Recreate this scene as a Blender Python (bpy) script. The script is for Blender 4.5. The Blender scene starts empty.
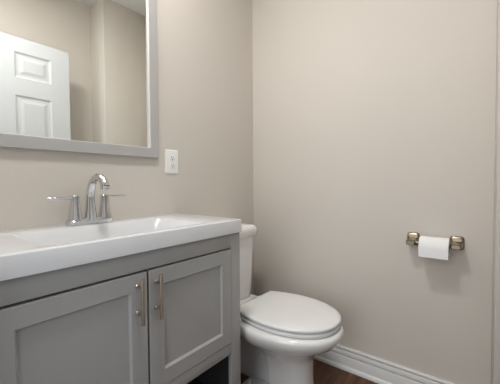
import bpy, bmesh, math, random
from mathutils import Vector, Matrix
random.seed(4)
S = bpy.context.scene
COL = S.collection
PI = math.pi

# ------------------------------------------------------------------ camera
yaw, pitch, roll = .6671, -.0299, -.0067
F = Vector((math.cos(yaw)*math.cos(pitch), math.sin(yaw)*math.cos(pitch), math.sin(pitch)))
r0 = Vector((math.sin(yaw), -math.cos(yaw), 0)); u0 = r0.cross(F)
rr_ = r0*math.cos(roll)+u0*math.sin(roll); uu_ = u0*math.cos(roll)-r0*math.sin(roll)
cd = bpy.data.cameras.new('camera'); cam = bpy.data.objects.new('camera', cd); COL.objects.link(cam)
M = Matrix((rr_, uu_, -F)).transposed().to_4x4(); M.translation = Vector((-1.6897, -1.3001, 1.0842))
cam.matrix_world = M
cd.sensor_width = 36; cd.lens = 299.264/500*36; cd.clip_start = .01
S.camera = cam

# ------------------------------------------------------------------ world, lights, exposure
W = bpy.data.worlds.new('world'); S.world = W; W.use_nodes = True
W.node_tree.nodes['Background'].inputs[0].default_value = (.86, .93, 1, 1)
W.node_tree.nodes['Background'].inputs[1].default_value = .24
S.view_settings.view_transform = 'Standard'; S.view_settings.look = 'None'
S.view_settings.gamma = 1; S.view_settings.use_curve_mapping = False
S.view_settings.exposure = 0.0
def area(name, loc, target, sx, sy, power, color):
    l = bpy.data.lights.new(name, 'AREA'); l.shape = 'RECTANGLE'; l.size = sx; l.size_y = sy
    l.energy = power; l.color = color
    o = bpy.data.objects.new(name, l); COL.objects.link(o); o.location = loc
    o.rotation_euler = (Vector(target)-Vector(loc)).to_track_quat('-Z', 'Y').to_euler()
    return o
# daylight from the hall, through the open doorway
area('hall_daylight', (-2.7, -.97, 1.3), (-.5, -.95, .9), 1.0, 2.0, 17, (.93, .97, 1))
# overhead fill light, added to brighten the room
CLX, CLY = -1.3, -.74
area('overhead_fill', (CLX, CLY, 2.648), (CLX, CLY, 0), .26, .26, 15.5, (1, .985, .962))
BULB = 1.15
# ------------------------------------------------------------------ materials
def mat(name, color, rough=.5, metal=0, bump=0, bscale=60, var=0, vscale=4, coat=0, spec=.5, stretch=None):
    m = bpy.data.materials.new(name); m.use_nodes = True
    nt = m.node_tree; b = nt.nodes['Principled BSDF']
    b.inputs['Base Color'].default_value = (*color, 1); b.inputs['Roughness'].default_value = rough
    b.inputs['Metallic'].default_value = metal; b.inputs['Coat Weight'].default_value = coat
    b.inputs['Specular IOR Level'].default_value = spec
    tc = nt.nodes.new('ShaderNodeTexCoord'); mp = nt.nodes.new('ShaderNodeMapping')
    nt.links.new(tc.outputs['Object'], mp.inputs[0])
    if stretch: mp.inputs['Scale'].default_value = stretch
    if var:
        n = nt.nodes.new('ShaderNodeTexNoise'); n.inputs['Scale'].default_value = vscale; n.inputs['Detail'].default_value = 3
        nt.links.new(mp.outputs[0], n.inputs[0])
        cr = nt.nodes.new('ShaderNodeValToRGB')
        cr.color_ramp.elements[0].position = .3; cr.color_ramp.elements[1].position = .7
        cr.color_ramp.elements[0].color = (*[c*(1-var) for c in color], 1)
        cr.color_ramp.elements[1].color = (*[min(1, c*(1+var)) for c in color], 1)
        nt.links.new(n.outputs['Fac'], cr.inputs[0]); nt.links.new(cr.outputs[0], b.inputs['Base Color'])
    if bump:
        n2 = nt.nodes.new('ShaderNodeTexNoise'); n2.inputs['Scale'].default_value = bscale; n2.inputs['Detail'].default_value = 4
        nt.links.new(mp.outputs[0], n2.inputs[0])
        bp = nt.nodes.new('ShaderNodeBump'); bp.inputs['Strength'].default_value = bump; bp.inputs['Distance'].default_value = .002
        nt.links.new(n2.outputs['Fac'], bp.inputs['Height']); nt.links.new(bp.outputs[0], b.inputs['Normal'])
    return m
wall_m = mat('greige_wall_paint', (.64, .597, .545), .75, bump=.12, bscale=220, var=.012, vscale=2)
ceil_m = mat('ceiling_paint', (.78, .775, .75), .85, bump=.1, bscale=180)
trim_m = mat('white_trim_paint', (.78, .78, .77), .35, bump=.03, bscale=40)
door_m = mat('white_door_paint', (.63, .65, .67), .4, bump=.05, bscale=90)
cab_m = mat('grey_cabinet_paint', (.395, .394, .390), .42, bump=.04, bscale=120, var=.02, vscale=3)
dark_m = mat('shadowed_cabinet_interior', (.035, .035, .038), .7, bump=.05)  # near-black colour stands in for the shade inside the vanity
top_m = mat('white_cultured_marble', (.70, .71, .73), .2, var=.008, vscale=3, coat=.3)
porc_m = mat('white_porcelain', (.83, .825, .81), .12, var=.006, coat=.4)
seat_m = mat('white_seat_plastic', (.84, .84, .835), .28, var=.005)
chrome_m = mat('polished_chrome', (.66, .67, .69), .09, 1, bump=.01, bscale=20)
nickel_m = mat('brushed_nickel', (.46, .39, .32), .32, 1, bump=.08, bscale=300, stretch=(1, 1, .05))
holder_m = mat('warm_satin_nickel', (.26, .215, .165), .3, 1, bump=.04, bscale=150)
frame_m = mat('pale_grey_mirror_frame', (.44, .43, .425), .45, bump=.05, bscale=80, var=.02)
mirror_m = mat('mirror_glass', (.93, .95, .93), .0, 1, bump=0)
plate_m = mat('white_outlet_plastic', (.85, .85, .84), .35, bump=.02)
slot_m = mat('dark_slot', (.03, .03, .03), .6, bump=.02)
paper_m = mat('toilet_tissue', (.88, .88, .88), .95, bump=.35, bscale=260, var=.01, vscale=30)
card_m = mat('brown_cardboard_core', (.45, .33, .22), .9, bump=.1)
def wood_floor():
    m = bpy.data.materials.new('dark_walnut_planks'); m.use_nodes = True; nt = m.node_tree; b = nt.nodes['Principled BSDF']
    tc = nt.nodes.new('ShaderNodeTexCoord')
    br = nt.nodes.new('ShaderNodeTexBrick'); br.inputs['Scale'].default_value = 1
    br.inputs['Brick Width'].default_value = 1.1; br.inputs['Row Height'].default_value = .095
    br.inputs['Mortar Size'].default_value = .0015; br.offset = .37
    br.inputs['Color1'].default_value = (.085, .034, .015, 1); br.inputs['Color2'].default_value = (.17, .075, .032, 1)
    br.inputs['Mortar'].default_value = (.012, .006, .004, 1)
    nt.links.new(tc.outputs['Object'], br.inputs[0])
    mp = nt.nodes.new('ShaderNodeMapping'); mp.inputs['Scale'].default_value = (3, 26, 1)
    nt.links.new(tc.outputs['Object'], mp.inputs[0])
    n = nt.nodes.new('ShaderNodeTexNoise'); n.inputs['Scale'].default_value = 1.5; n.inputs['Detail'].default_value = 7; n.inputs['Distortion'].default_value = .8
    nt.links.new(mp.outputs[0], n.inputs[0])
    cr = nt.nodes.new('ShaderNodeValToRGB'); cr.color_ramp.elements[0].position = .3; cr.color_ramp.elements[1].position = .72
    cr.color_ramp.elements[0].color = (.35, .3, .28, 1); cr.color_ramp.elements[1].color = (1.5, 1.4, 1.3, 1)
    nt.links.new(n.outputs['Fac'], cr.inputs[0])
    mx = nt.nodes.new('ShaderNodeMix'); mx.data_type = 'RGBA'; mx.blend_type = 'MULTIPLY'; mx.inputs['Factor'].default_value = 1
    nt.links.new(br.outputs['Color'], mx.inputs['A']); nt.links.new(cr.outputs[0], mx.inputs['B'])
    nt.links.new(mx.outputs['Result'], b.inputs['Base Color']); b.inputs['Roughness'].default_value = .35
    bp = nt.nodes.new('ShaderNodeBump'); bp.inputs['Strength'].default_value = .2; bp.inputs['Distance'].default_value = .002
    nt.links.new(br.outputs['Fac'], bp.inputs['Height']); bp.invert = True
    nt.links.new(bp.outputs[0], b.inputs['Normal'])
    return m
floor_m = wood_floor()
glow_m = bpy.data.materials.new('lit_frosted_glass'); glow_m.use_nodes = True
_b = glow_m.node_tree.nodes['Principled BSDF']
_b.inputs['Base Color'].default_value = (.9, .88, .84, 1)
_b.inputs['Emission Color'].default_value = (1, .985, .962, 1); _b.inputs['Emission Strength'].default_value = 3

# ------------------------------------------------------------------ mesh helpers
def obj(name, bm, m, parent=None, loc=None, sharp=32, kind=None):
    bmesh.ops.remove_doubles(bm, verts=bm.verts, dist=1e-6)
    bmesh.ops.recalc_face_normals(bm, faces=bm.faces)
    for f in bm.faces: f.smooth = True
    for e in bm.edges:
        e.smooth = len(e.link_faces) == 2 and e.calc_face_angle(0) < math.radians(sharp)
    me = bpy.data.meshes.new(name); bm.to_mesh(me); bm.free()
    me.materials.append(m)
    o = bpy.data.objects.new(name, me); COL.objects.link(o)
    if parent:
        o.parent = parent
        # geometry is written in world coordinates: bring it into the parent's frame
        off = Vector((0, 0, 0)); p = parent
        while p: off += p.location; p = p.parent
        me.transform(Matrix.Translation(-off))
    if kind: o['kind'] = kind
    return o
def thing(name, label, cat, loc, group=None):
    o = bpy.data.objects.new(name, None); COL.objects.link(o); o.location = loc
    o.empty_display_size = .05
    o['label'] = label; o['category'] = cat
    if group: o['group'] = group
    return o
def BM(): return bmesh.new()
def box(bm, x0, x1, y0, y1, z0, z1, bev=0, seg=2):
    t = bmesh.new()
    bmesh.ops.create_cube(t, size=1)
    for v in t.verts:
        v.co = Vector((x0+(v.co.x+.5)*(x1-x0), y0+(v.co.y+.5)*(y1-y0), z0+(v.co.z+.5)*(z1-z0)))
    if bev: bmesh.ops.bevel(t, geom=list(t.edges), offset=bev, segments=seg, affect='EDGES', profile=.5)
    merge(bm, t); return bm
def merge(bm, t):
    me = bpy.data.meshes.new('tmp'); t.to_mesh(me); t.free(); bm.from_mesh(me); bpy.data.meshes.remove(me)
def loft(bm, loops, cap0=True, cap1=True, closed=True):
    vs = [[bm.verts.new(p) for p in L] for L in loops]; n = len(vs[0])
    for a, b in zip(vs, vs[1:]):
        for i in range(n if closed else n-1):
            j = (i+1) % n; bm.faces.new((a[i], a[j], b[j], b[i]))
    if cap0: bm.faces.new(vs[0])
    if cap1: bm.faces.new(vs[-1][::-1])
    return bm
def rrect(x0, x1, y0, y1, r, z, k=5):
    P = []
    for cx, cy, a0 in ((x1-r, y1-r, 0), (x0+r, y1-r, 90), (x0+r, y0+r, 180), (x1-r, y0+r, 270)):
        for i in range(k+1):
            a = math.radians(a0+90*i/k); P.append(Vector((cx+r*math.cos(a), cy+r*math.sin(a), z)))
    return P
def tube(bm, pts, rad, n=16, flat=None, up=None):
    pts = [Vector(p) for p in pts]; L = []
    if not isinstance(rad, (list, tuple)): rad = [rad]*len(pts)
    ref = Vector(up) if up else None
    for i, p in enumerate(pts):
        d = (pts[min(i+1, len(pts)-1)]-pts[max(i-1, 0)]).normalized()
        if ref is None: ref = d.orthogonal()
        a = (ref-d*ref.dot(d)).normalized(); b = d.cross(a); ref = a
        f = flat[i] if flat else 1
        L.append([p+(a*math.cos(t)*f+b*math.sin(t))*rad[i] for t in [2*PI*k/n for k in range(n)]])
    return loft(bm, L)
def lathe(bm, prof, center, axis='Z', n=28, cap=True):
    c = Vector(center); L = []
    for r, h in prof:
        ring = []
        for k in range(n):
            a = 2*PI*k/n; ca, sa = r*math.cos(a), r*math.sin(a)
            ring.append(c+(Vector((ca, sa, h)) if axis == 'Z' else Vector((h, ca, sa)) if axis == 'X' else Vector((ca, h, sa))))
        L.append(ring)
    return loft(bm, L, cap, cap)
def sweep(bm, prof, p0, p1, normal):
    """extrude a moulding profile (out, up) along p0->p1"""
    p0, p1, nrm = Vector(p0), Vector(p1), Vector(normal)
    return loft(bm, [[p+nrm*o+Vector((0, 0, h)) for o, h in prof] for p in (p0, p1)])

# ------------------------------------------------------------------ the setting
HC = 2.70
WX, YB, YR = -1.64, -1.329, -1.575          # left wall, bump-out wall, recess wall
def struct(name, bm, m, **k): return obj(name, bm, m, kind='structure', **k)
struct('floor', box(BM(), -2.9, .12, -1.70, .12, -.08, 0), floor_m)
struct('ceiling', box(BM(), -1.76, .12, -1.70, .12, HC, HC+.08), ceil_m)
struct('wall_back', box(BM(), -1.76, .12, 0, .12, 0, HC), wall_m)
struct('wall_right', box(BM(), 0, .12, -1.70, 0, 0, HC), wall_m)
struct('wall_front', box(BM(), -.405, 0, -1.70, YB, 0, HC, .004, 2), wall_m)
struct('wall_recess', box(BM(), -1.76, -.405, -1.70, YR, 0, HC), wall_m)
b = BM(); box(b, WX-.12, WX, -.52, 0, 0, HC); box(b, WX-.12, WX, YR, -1.42, 0, HC); box(b, WX-.12, WX, -1.42, -.52, 2.14, HC)
struct('wall_left', b, wall_m)
b = BM()
box(b, WX, WX+.016, -.52, -.482, 0, 2.2, .003); box(b, WX, WX+.016, -1.48, -1.42, 0, 2.2, .003); box(b, WX, WX+.016, -1.42, -.52, 2.14, 2.2, .003)
box(b, WX-.12, WX, -.535, -.52, 0, 2.14); box(b, WX-.12, WX, -1.42, -1.408, 0, 2.14)
struct('trim_1', b, trim_m)
base_prof = [(0, 0), (.026, 0), (.026, .006), (.0245, .012), (.021, .018), (.0155, .0215), (.0145, .0225), (.0145, .0785), (.014, .0795), (.003, .080), (.003, .0855),
             (.0145, .086), (.0145, .097), (.0130, .1045), (.0115, .1085), (.002, .109), (.002, .1145), (.0118, .115), (.0122, .118), (.0118, .1225), (.010, .1255), (0, .1258)]
struct('baseboard_right', sweep(BM(), base_prof, (0, -.008, 0), (0, YB+.009, 0), (-1, 0, 0)), trim_m)
struct('baseboard_back', sweep(BM(), base_prof, (-.69, 0, 0), (-.026, 0, 0), (0, -1, 0)), trim_m)
struct('baseboard_front', sweep(BM(), base_prof, (-.405, YB, 0), (0, YB, 0), (0, 1, 0)), trim_m)
struct('baseboard_recess', sweep(BM(), base_prof, (-1.62, YR, 0), (-.405, YR, 0), (0, 1, 0)), trim_m)

# door leaf standing open in front of the recess, seen in the mirror
DX0, DX1, DY, DT, DZ1 = -1.575, -.683, -1.340, .036, 2.128
def panel_loops(x0, x1, z0, z1, y, s):
    """raised panel: sinks behind the face then rises to a field, s = outward sign in y"""
    P = lambda i, d: [Vector((x0+i, y+s*d, z0+i)), Vector((x1-i, y+s*d, z0+i)), Vector((x1-i, y+s*d, z1-i)), Vector((x0+i, y+s*d, z1-i))]
    return [P(0, 0), P(.010, -.006), P(.016, -.0075), P(.030, -.0075), P(.05, -.002), P(.052, -.0015)]
def face_with_panels(bm, X, Z, holes, y, s):
    """grid face at y with rectangular panel cells"""
    for i in range(len(X)-1):
        for j in range(len(Z)-1):
            x0, x1, z0, z1 = X[i], X[i+1], Z[j], Z[j+1]
            if (i, j) in holes: loft(bm, panel_loops(x0, x1, z0, z1, y, s), False, True)
            else: bm.faces.new([bm.verts.new(p) for p in ((x0, y, z0), (x1, y, z0), (x1, y, z1), (x0, y, z1))])
w = DX1-DX0; st = .126; pw = (w-2*st-.185)/2
X = [DX0, DX0+st, DX0+st+pw, DX1-st-pw, DX1-st, DX1]
Z = [.012, .25, .80, 1.0, 1.722, 1.845, 2.026, DZ1]
holes = {(i, j) for i in (1, 3) for j in (1, 3, 5)}
door = thing('door_1', 'white six-panel door standing open, reflected in the mirror', 'door', (DX0, DY-DT/2, 0)); 
door['kind'] = 'structure'
b = BM()
face_with_panels(b, X, Z, holes, DY, 1); face_with_panels(b, X, Z, holes, DY-DT, -1)
for x in (DX0, DX1):
    b.faces.new([b.verts.new(p) for p in ((x, DY, Z[0]), (x, DY-DT, Z[0]), (x, DY-DT, DZ1), (x, DY, DZ1))])
for z in (Z[0], DZ1):
    b.faces.new([b.verts.new(p) for p in ((DX0, DY, z), (DX0, DY-DT, z), (DX1, DY-DT, z), (DX1, DY, z))])
obj('door_leaf', b, door_m, door, sharp=12)
# ------------------------------------------------------------------ vanity cabinet
VX0, VX1, VF = -1.603, -.6920, -.455       # cabinet sides, face-frame front
ZT = .872
van = thing('vanity_cabinet', 'grey two-door shaker vanity cabinet with open bottom shelf', 'cabinet', (-1.15, -.22, 0))
for x in (VX0, VX1-.018): obj('side_panel', box(BM(), x, x+.018, VF+.02, -.004, 0, ZT), cab_m, van)
b = BM()
box(b, VX0, VX0+.052, VF, VF+.021, 0, ZT, .0015); box(b, VX1-.0575, VX1, VF, VF+.021, 0, ZT, .0015)
box(b, VX0+.052, VX1-.0575, VF+.0005, VF+.021, .8115, ZT, .001)
box(b, VX0+.052, VX1-.0575, VF+.0005, VF+.021, .355, .401, .001)
obj('face_frame', b, cab_m, van)
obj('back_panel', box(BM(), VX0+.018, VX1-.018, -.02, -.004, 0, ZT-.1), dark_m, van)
for x in (VX0+.018, VX1-.021): obj('shade_liner', box(BM(), x, x+.003, VF+.021, -.02, 0, .355), dark_m, van)  # dark sheets added to paint shade over the inner sides
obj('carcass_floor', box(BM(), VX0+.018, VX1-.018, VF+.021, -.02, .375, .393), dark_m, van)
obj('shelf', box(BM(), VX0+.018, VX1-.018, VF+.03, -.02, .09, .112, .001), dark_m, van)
def shaker(name, x0, x1, z0, z1, hx, hz0, hz1):
    yf = VF-.003; yb = VF+.017; s = .054; rec = .009; bv = .006
    b = BM()
    R = lambda i, y: [Vector((x0+i, y, z0+i)), Vector((x1-i, y, z0+i)), Vector((x1-i, y, z1-i)), Vector((x0+i, y, z1-i))]
    loft(b, [R(0, yb), R(0, yf+.0015), R(.0015, yf), R(s, yf), R(s+.001, yf+.0015), R(s+bv, yf+rec), R(s+bv+.002, yf+rec)])
    d = obj(name, b, cab_m, van, sharp=14)
    h = BM(); yh = yf-.033
    lathe(h, [(.0055, hz0), (.0064, hz0+.001), (.0064, hz1-.001), (.0055, hz1)], (hx, yh, 0), 'Z', 20)
    for z in (hz0+.030, hz1-.028):
        lathe(h, [(.0062, 0), (.0062, -.004), (.0048, -.006), (.0048, -.0335)], (hx, yf, z), 'Y', 16)
    obj('bar_handle', h, nickel_m, d)
    return d
shaker('door', VX0+.0545, -1.1525, .404, .805, -1.1885, .654, .796)
shaker('door', -1.1445, VX1-.060, .404, .805, -1.1225, .651, .794)

# ------------------------------------------------------------------ sink top (one moulded piece)
TX0, TX1, TY0, TZ = -1.606, -.6925, -.47, .928
sink = thing('sink_top', 'white moulded sink top with rectangular basin over grey vanity', 'sink', (-1.15, -.22, .873))
b = BM(); g = .004
loops = [rrect(TX0, TX1, TY0, -.001, .006, .8735), rrect(TX0, TX1, TY0, -.001, .006, TZ-g), rrect(TX0+.0012, TX1-.0012, TY0+.0012, -.0022, .006, TZ-.0012),
         rrect(TX0+g, TX1-g, TY0+g, -.005, .006, TZ)]
bx0, bx1, by0, by1 = -1.42, -.875, -.425, -.135
loops += [rrect(bx0-.006, bx1+.006, by0-.006, by1+.006, .030, TZ), rrect(bx0-.002, bx1+.002, by0-.002, by1+.002, .030, TZ-.0012), rrect(bx0, bx1, by0, by1, .030, TZ-.005)]
for i, d in ((.010, .02), (.022, .055), (.034, .085), (.050, .103), (.075, .112), (.115, .116)):
    loops.append(rrect(bx0+i*1.5, bx1-i*1.5, by0+i*.75, by1-i*.75, max(.02, .03+i*.1), TZ-d))
loft(b, loops, False, False)
drain = loops[-1]; c = Vector((-1.148, -.28, TZ-.118))
loft(b, [drain, [c+(p-c).normalized()*.024 for p in drain]], False, True)
obj('basin', b, top_m, sink, sharp=40)
b = BM(); lathe(b, [(.002, .003), (.014, .0035), (.018, .002), (.022, .003), (.0235, .001), (.0235, -.003)], (-1.148, -.28, TZ-.117), 'Z')
obj('drain_stopper', b, chrome_m, sink)

# ------------------------------------------------------------------ faucet
FX, FY = -1.153, -.075
fau = thing('faucet', 'polished chrome two-handle arc faucet standing behind the basin', 'faucet', (FX, FY, TZ))
b = BM()
loft(b, [rrect(FX-.088, FX+.088, FY-.026, FY+.026, .024, TZ+.0003, 8), rrect(FX-.088, FX+.088, FY-.026, FY+.026, .024, TZ+.016, 8),
         rrect(FX-.084, FX+.084, FY-.022, FY+.022, .021, TZ+.022, 8), rrect(FX-.074, FX+.074, FY-.016, FY+.016, .0155, TZ+.025, 8)])
obj('base_plate', b, chrome_m, fau)
b = BM()
P = [(0, .015), (0, .03), (0, .06), (0, .10), (-.006, .13), (-.02, .158), (-.042, .176), (-.068, .183), (-.092, .179), (-.110, .169), (-.120, .156), (-.123, .147)]
R = [.027, .0235, .0190, .0160, .0150, .0145, .0142, .0142, .0145, .0150, .0158, .0162]
tube(b, [(FX, FY+y, TZ+z) for y, z in P], R, 20, up=(1, 0, 0))
sp = obj('spout', b, chrome_m, fau, sharp=50)
b = BM(); lathe(b, [(.0155, .002), (.0165, -.001), (.0165, -.009), (.0135, -.011), (.012, -.007)], (FX, FY-.123, TZ+.147), 'Z'); obj('aerator', b, chrome_m, sp)
for s in (-1, 1):
    hx = FX+s*.0565; b = BM()
    sq = lambda r, z, e=.55: rrect(hx-r, hx+r, FY-r, FY+r, r*e, TZ+z, 5)
    loft(b, [sq(.0235, .014), sq(.0225, .026), sq(.0178, .05), sq(.0145, .085), sq(.0135, .097), sq(.0140, .100), sq(.0140, .110), sq(.0105, .1135)])
    hd = obj('handle_post', b, chrome_m, fau, sharp=40)
    b = BM()
    pts = [(hx+s*t, FY, TZ+.105+h) for t, h in ((-.006, 0), (.012, 0), (.035, -.0005), (.065, .0), (.084, .001), (.092, .0012))]
    tube(b, pts, [.0095, .0098, .0088, .0085, .0082, .005], 16, flat=[.68, .66, .64, .62, .6, .6], up=(0, 0, 1))
    obj('lever', b, chrome_m, hd, sharp=50)

# ------------------------------------------------------------------ mirror
MX0, MX1, MZ0, MZ1, FW = -1.505, -.795, 1.211, 2.085, .049
mir = thing('framed_mirror', 'large wall mirror in a flat pale grey frame above the sink', 'mirror', (-1.15, 0, MZ0))
b = BM()
def fl(i, y): return [Vector((MX0+i, y, MZ0+i)), Vector((MX1-i, y, MZ0+i)), Vector((MX1-i, y, MZ1-i)), Vector((MX0+i, y, MZ1-i))]
loft(b, [fl(0, -.001), fl(0, -.0195), fl(.0025, -.022), fl(FW-.0045, -.022), fl(FW-.003, -.0205), fl(FW-.003, -.001)], False, False)
obj('frame', b, frame_m, mir, sharp=20)
b = BM(); loft(b, [fl(FW-.004, -.004), fl(FW-.004, -.0105)], True, True)
lp = BM(); loft(lp, [fl(FW-.0035, -.011), fl(FW-.0035, -.019), fl(FW-.0022, -.0192), fl(FW-.0018, -.0185), fl(FW-.0018, -.011)], False, False)
obj('inner_lip', lp, trim_m, mir, sharp=20)['label'] = 'thin white inner lip'
obj('glass', b, mirror_m, mir, sharp=.3)

# ------------------------------------------------------------------ outlet
OX, OZ = -.7035, 1.199
out = thing('electrical_outlet', 'white duplex outlet cover on the wall right of mirror', 'outlet', (OX, 0, OZ))
b = BM()
def ol(i, y): return [p.xzy for p in rrect(OX-.0405+i, OX+.0405-i, OZ-.0625+i, OZ+.0625-i, .005, y, 3)]
loft(b, [ol(0, -.0005), ol(0, -.003), ol(.003, -.006), ol(.005, -.0065)])
obj('cover_plate', b, plate_m, out)
for dz in (.0195, -.0195):
    b = BM()
    L = []
    for r, y in ((.0172, -.005), (.0172, -.0078), (.0160, -.0085)):
        L.append([Vector((OX+max(-.0145, min(.0145, r*math.cos(a))), y, OZ+dz+max(-.0145, min(.0145, r*math.sin(a))))) for a in [2*PI*k/32 for k in range(32)]])
    loft(b, L); rc = obj('receptacle', b, plate_m, out)
    b = BM()
    box(b, OX-.0075, OX-.0052, -.0090, -.008, OZ+dz-.001, OZ+dz+.0075); box(b, OX+.0052, OX+.0075, -.0090, -.008, OZ+dz, OZ+dz+.0065)
    lathe(b, [(.0028, -.008), (.0028, -.009)], (OX, 0, OZ+dz-.0075), 'Y', 14)
    obj('slot', b, slot_m, rc)
b = BM(); lathe(b, [(.0032, -.006), (.0032, -.0075), (.001, -.0082)], (OX, 0, OZ), 'Y', 14); obj('screw', b, trim_m, out)

# ------------------------------------------------------------------ toilet
TC = -.405
toi = thing('toilet', 'white two-piece toilet with closed lid between vanity and side wall', 'toilet', (TC, -.4, 0))
def egg(cx, w, yb, yf, z, wb=.6, ym=.42, nf=24, nb=10, ns=10, pf=2.15):
    """toilet outline: flat back edge of half-width wb*w, widest at ym, rounded front"""
    L = yb-yf; hs = []
    for i in range(ns+1):
        s = ym*i/ns; t = s/ym
        hs.append((w*(wb+(1-wb)*math.sin(PI/2*t)), yb-L*s))
    for i in range(1, nf+1):
        a = PI/2*i/nf; hs.append((w*math.cos(a)**(2/pf)if i < nf else 0, yb-L*(ym+(1-ym)*math.sin(a)**(2/pf))))
    P = [Vector((cx+h, y, z)) for h, y in hs]
    P += [Vector((cx-h, y, z)) for h, y in hs[-2::-1]]
    wbk = hs[0][0]
    P += [Vector((cx-wbk+2*wbk*i/nb, yb, z)) for i in range(1, nb)]
    return P
b = BM()
E = lambda w, yb, yf, z, **k: egg(TC-.006, w, yb, yf, z, **k)
C = lambda w, yb, yf, z: egg(TC+.012, w, yb, yf, z, wb=.9)
rim = [C(.090, -.46, -.662, .0), C(.089, -.46, -.660, .02), C(.087, -.46, -.654, .06), C(.086, -.455, -.650, .14), C(.088, -.43, -.652, .215),
       E(.102, -.36, -.662, .250, wb=.8), E(.132, -.27, -.690, .281, wb=.72), E(.170, -.24, -.728, .312, wb=.72), E(.203, -.23, -.775, .342, wb=.64), E(.219, -.225, -.798, .372, wb=.6),
       E(.222, -.225, -.803, .392, wb=.6), E(.218, -.227, -.799, .403, wb=.6), E(.210, -.232, -.790, .4085, wb=.6), E(.15, -.27, -.7, .409, wb=.6)]
loft(b, rim)
obj('bowl', b, porc_m, toi, sharp=60)
b = BM()    # tank deck behind the bowl and the trapway body under it
loft(b, [rrect(TC-.125, TC+.125, -.30, -.035, .03, .30), rrect(TC-.15, TC+.15, -.30, -.03, .03, .33), rrect(TC-.16, TC+.16, -.31, -.025, .03, .385), rrect(TC-.155, TC+.155, -.31, -.03, .03, .398)])
loft(b, [rrect(TC+.0, TC+.08, -.50, -.13, .03, 0), rrect(TC+.0, TC+.08, -.50, -.13, .03, .06), rrect(TC+.01, TC+.075, -.5, -.14, .03, .10), rrect(TC+.01, TC+.075, -.48, -.13, .03, .24), rrect(TC-.03, TC+.09, -.4, -.09, .04, .31)])
loft(b, [rrect(TC-.112, TC+.09, -.50, -.295, .04, 0), rrect(TC-.112, TC+.09, -.50, -.295, .04, .018), rrect(TC-.095, TC+.08, -.50, -.305, .04, .023)])
obj('trapway', b, porc_m, toi, sharp=45)
b = BM(); lathe(b, [(.011, .020), (.011, .036), (.0095, .045), (.005, .050), (.001, .051)], (-.485, -.338, 0)); obj('bolt_cap', b, seat_m, toi)
b = BM(); lathe(b, [(.011, .020), (.011, .036), (.0095, .045), (.005, .050), (.001, .051)], (-.345, -.338, 0)); obj('bolt_cap', b, seat_m, toi)
b = BM()
def T(i, z, c=0): return rrect(-.595+i, -.238-i, -.205+i*.6+c, -.022-i*.3, .035, z, 6)
loft(b, [T(.045, .399), T(.03, .402), T(.022, .43), T(.012, .6), T(.006, .77)])
tank = obj('tank', b, porc_m, toi, sharp=45)
b = BM()
def TL(i, z): return rrect(-.608+i, -.222-i, -.218+i, -.014-i*.3, .04, z, 6)
loft(b, [TL(.004, .7705), TL(0, .776), TL(0, .804), TL(.002, .815), TL(.008, .825), TL(.02, .832), TL(.06, .836)])
obj('tank_lid', b, porc_m, toi, sharp=45)
sc = TC+.004
b = BM()
K = lambda w, yb, yf, z: egg(sc, w, yb, yf, z, wb=.78)
loft(b, [K(.180, -.34, -.762, .4090), K(.183, -.335, -.766, .4135), K(.199, -.318, -.784, .4145), K(.2015, -.315, -.787, .419), K(.2005, -.316, -.786, .4265), K(.196, -.320, -.781, .4290)])
obj('seat', b, seat_m, toi, sharp=50)
b = BM()
loft(b, [K(.180, -.33, -.760, .4290), K(.182, -.328, -.764, .4350), K(.199, -.312, -.784, .4360), K(.202, -.309, -.787, .4395), K(.2015, -.3095, -.7865, .4465), K(.1975, -.313, -.782, .4510),
         K(.182, -.327, -.762, .4535), K(.11, -.38, -.69, .455)])
lid = obj('lid', b, seat_m, toi, sharp=50)
for s in (-1, 1):
    b = BM(); box(b, sc+s*.075-.022, sc+s*.075+.022, -.312, -.276, .400, .434, .008, 3); obj('hinge', b, seat_m, toi)

# ------------------------------------------------------------------ paper holder and roll
HY0, HY1, HZ = -.992, -1.225, .798
hol = thing('paper_holder', 'warm nickel toilet paper holder mounted on the side wall', 'holder', (0, (HY0+HY1)/2, HZ))
AX, AZ = -.066, .792
for ya, s in ((HY0-.026, 1), (HY1+.026, -1)):
    b = BM()
    q = lambda hw, hh, x, r=.008, dy=0, dz=0: [Vector((x, p.x, p.y)) for p in rrect(ya+dy-hw, ya+dy+hw, HZ+dz-hh, HZ+dz+hh, r, 0, 5)]
    loft(b, [q(.028, .032, -.0008, .013), q(.028, .032, -.006, .013), q(.025, .029, -.010, .012), q(.023, .016, -.014, .008, 0, -.006), q(.022, .013, -.03, .008, 0, -.007), q(.021, .012, -.07, .008, 0, -.007), q(.020, .0115, -.080, .008, 0, -.007), q(.016, .008, -.085, .006, 0, -.007)])
    obj('post', b, holder_m, hol, sharp=40)
b = BM(); lathe(b, [(.007, HY1+.02), (.007, HY0-.02)], (AX, 0, AZ), 'Y', 20); obj('roller', b, holder_m, hol)
RZ = AZ-.013; RY0, RY1 = -1.1745, -1.057
roll_t = thing('toilet_paper_roll', 'white toilet paper roll hanging on the nickel holder', 'toilet paper', (AX, -1.116, RZ))
b = BM()
lathe(b, [(.0215, RY0), (.046, RY0), (.0475, RY0+.0015), (.0475, RY1-.0015), (.046, RY1), (.0215, RY1)], (AX, 0, RZ), 'Y', 48, cap=False)
obj('paper', b, paper_m, roll_t, sharp=40)
b = BM(); lathe(b, [(.0205, RY0), (.0214, RY0), (.0214, RY1), (.0205, RY1), (.0205, RY0)], (AX, 0, RZ), 'Y', 32, cap=False)
obj('cardboard_core', b, card_m, roll_t)
b = BM()    # loose end hanging in front
pts = []
for k in range(9): a = PI-.2+k*.12; pts.append((AX+.0482*math.cos(a), RZ+.0482*math.sin(PI-a+0)*1))
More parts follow.
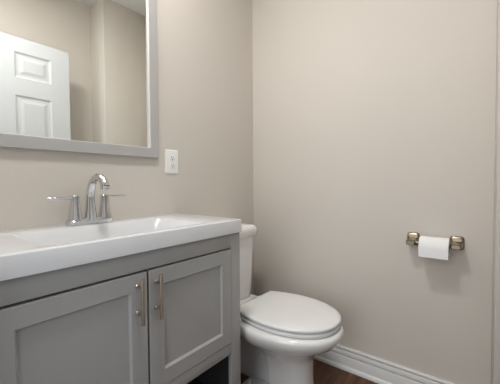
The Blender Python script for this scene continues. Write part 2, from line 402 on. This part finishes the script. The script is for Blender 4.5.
front = [(AX-.0482*math.cos(t), RZ+.0482*math.sin(t)) for t in (1.2, .9, .6, .3, 0)]+[(AX-.0486, RZ-.02), (AX-.0488, RZ-.042)]
loft(b, [[Vector((x, y, z)) for x, z in front]+[Vector((x-.0006, y, z)) for x, z in front[::-1]] for y in (RY0+.001, RY1-.001)])
obj('loose_sheet', b, paper_m, roll_t)

# ------------------------------------------------------------------ vanity light above the mirror (just above the frame)
LX, LZ = -1.15, 2.46
vl = thing('vanity_light', 'three-lamp vanity light on the wall above the mirror', 'lamp', (LX, 0, LZ))
obj('backplate', box(BM(), LX-.32, LX+.32, -.022, -.0005, LZ-.03, LZ+.03, .004), chrome_m, vl)
for dx in (-.26, 0, .26):
    b = BM(); tube(b, [(LX+dx, -.02, LZ), (LX+dx, -.07, LZ), (LX+dx, -.135, LZ-.012), (LX+dx, -.145, LZ-.03)], .008, 14); a = obj('arm', b, chrome_m, vl)
    b = BM(); lathe(b, [(.012, 0), (.03, -.004), (.045, -.03), (.05, -.08), (.052, -.12), (.048, -.12), (.046, -.08), (.04, -.032), (.01, -.012)], (LX+dx, -.145, LZ-.025), 'Z')
    sh = obj('lamp_shade', b, glow_m, a)
for dx in (-.26, 0, .26):
    l = bpy.data.lights.new('bulb', 'POINT'); l.energy = BULB; l.color = (1, .985, .962); l.shadow_soft_size = .03
    o = bpy.data.objects.new('bulb', l); COL.objects.link(o); o.location = (LX+dx, -.145, LZ-.16)

# ------------------------------------------------------------------ ceiling fixture added out of view to go with the overhead fill
cl = thing('added_ceiling_fixture', 'added round ceiling fixture for the overhead fill, out of view', 'lamp', (CLX, CLY, HC))
b = BM(); lathe(b, [(.06, -.0005), (.155, -.0005), (.16, -.006), (.16, -.022), (.15, -.026), (.06, -.026)], (CLX, CLY, HC)); obj('base', b, trim_m, cl)
b = BM(); lathe(b, [(.148, -.024), (.148, -.030), (.135, -.040), (.09, -.047), (.01, -.049)], (CLX, CLY, HC)); obj('diffuser', b, glow_m, cl)
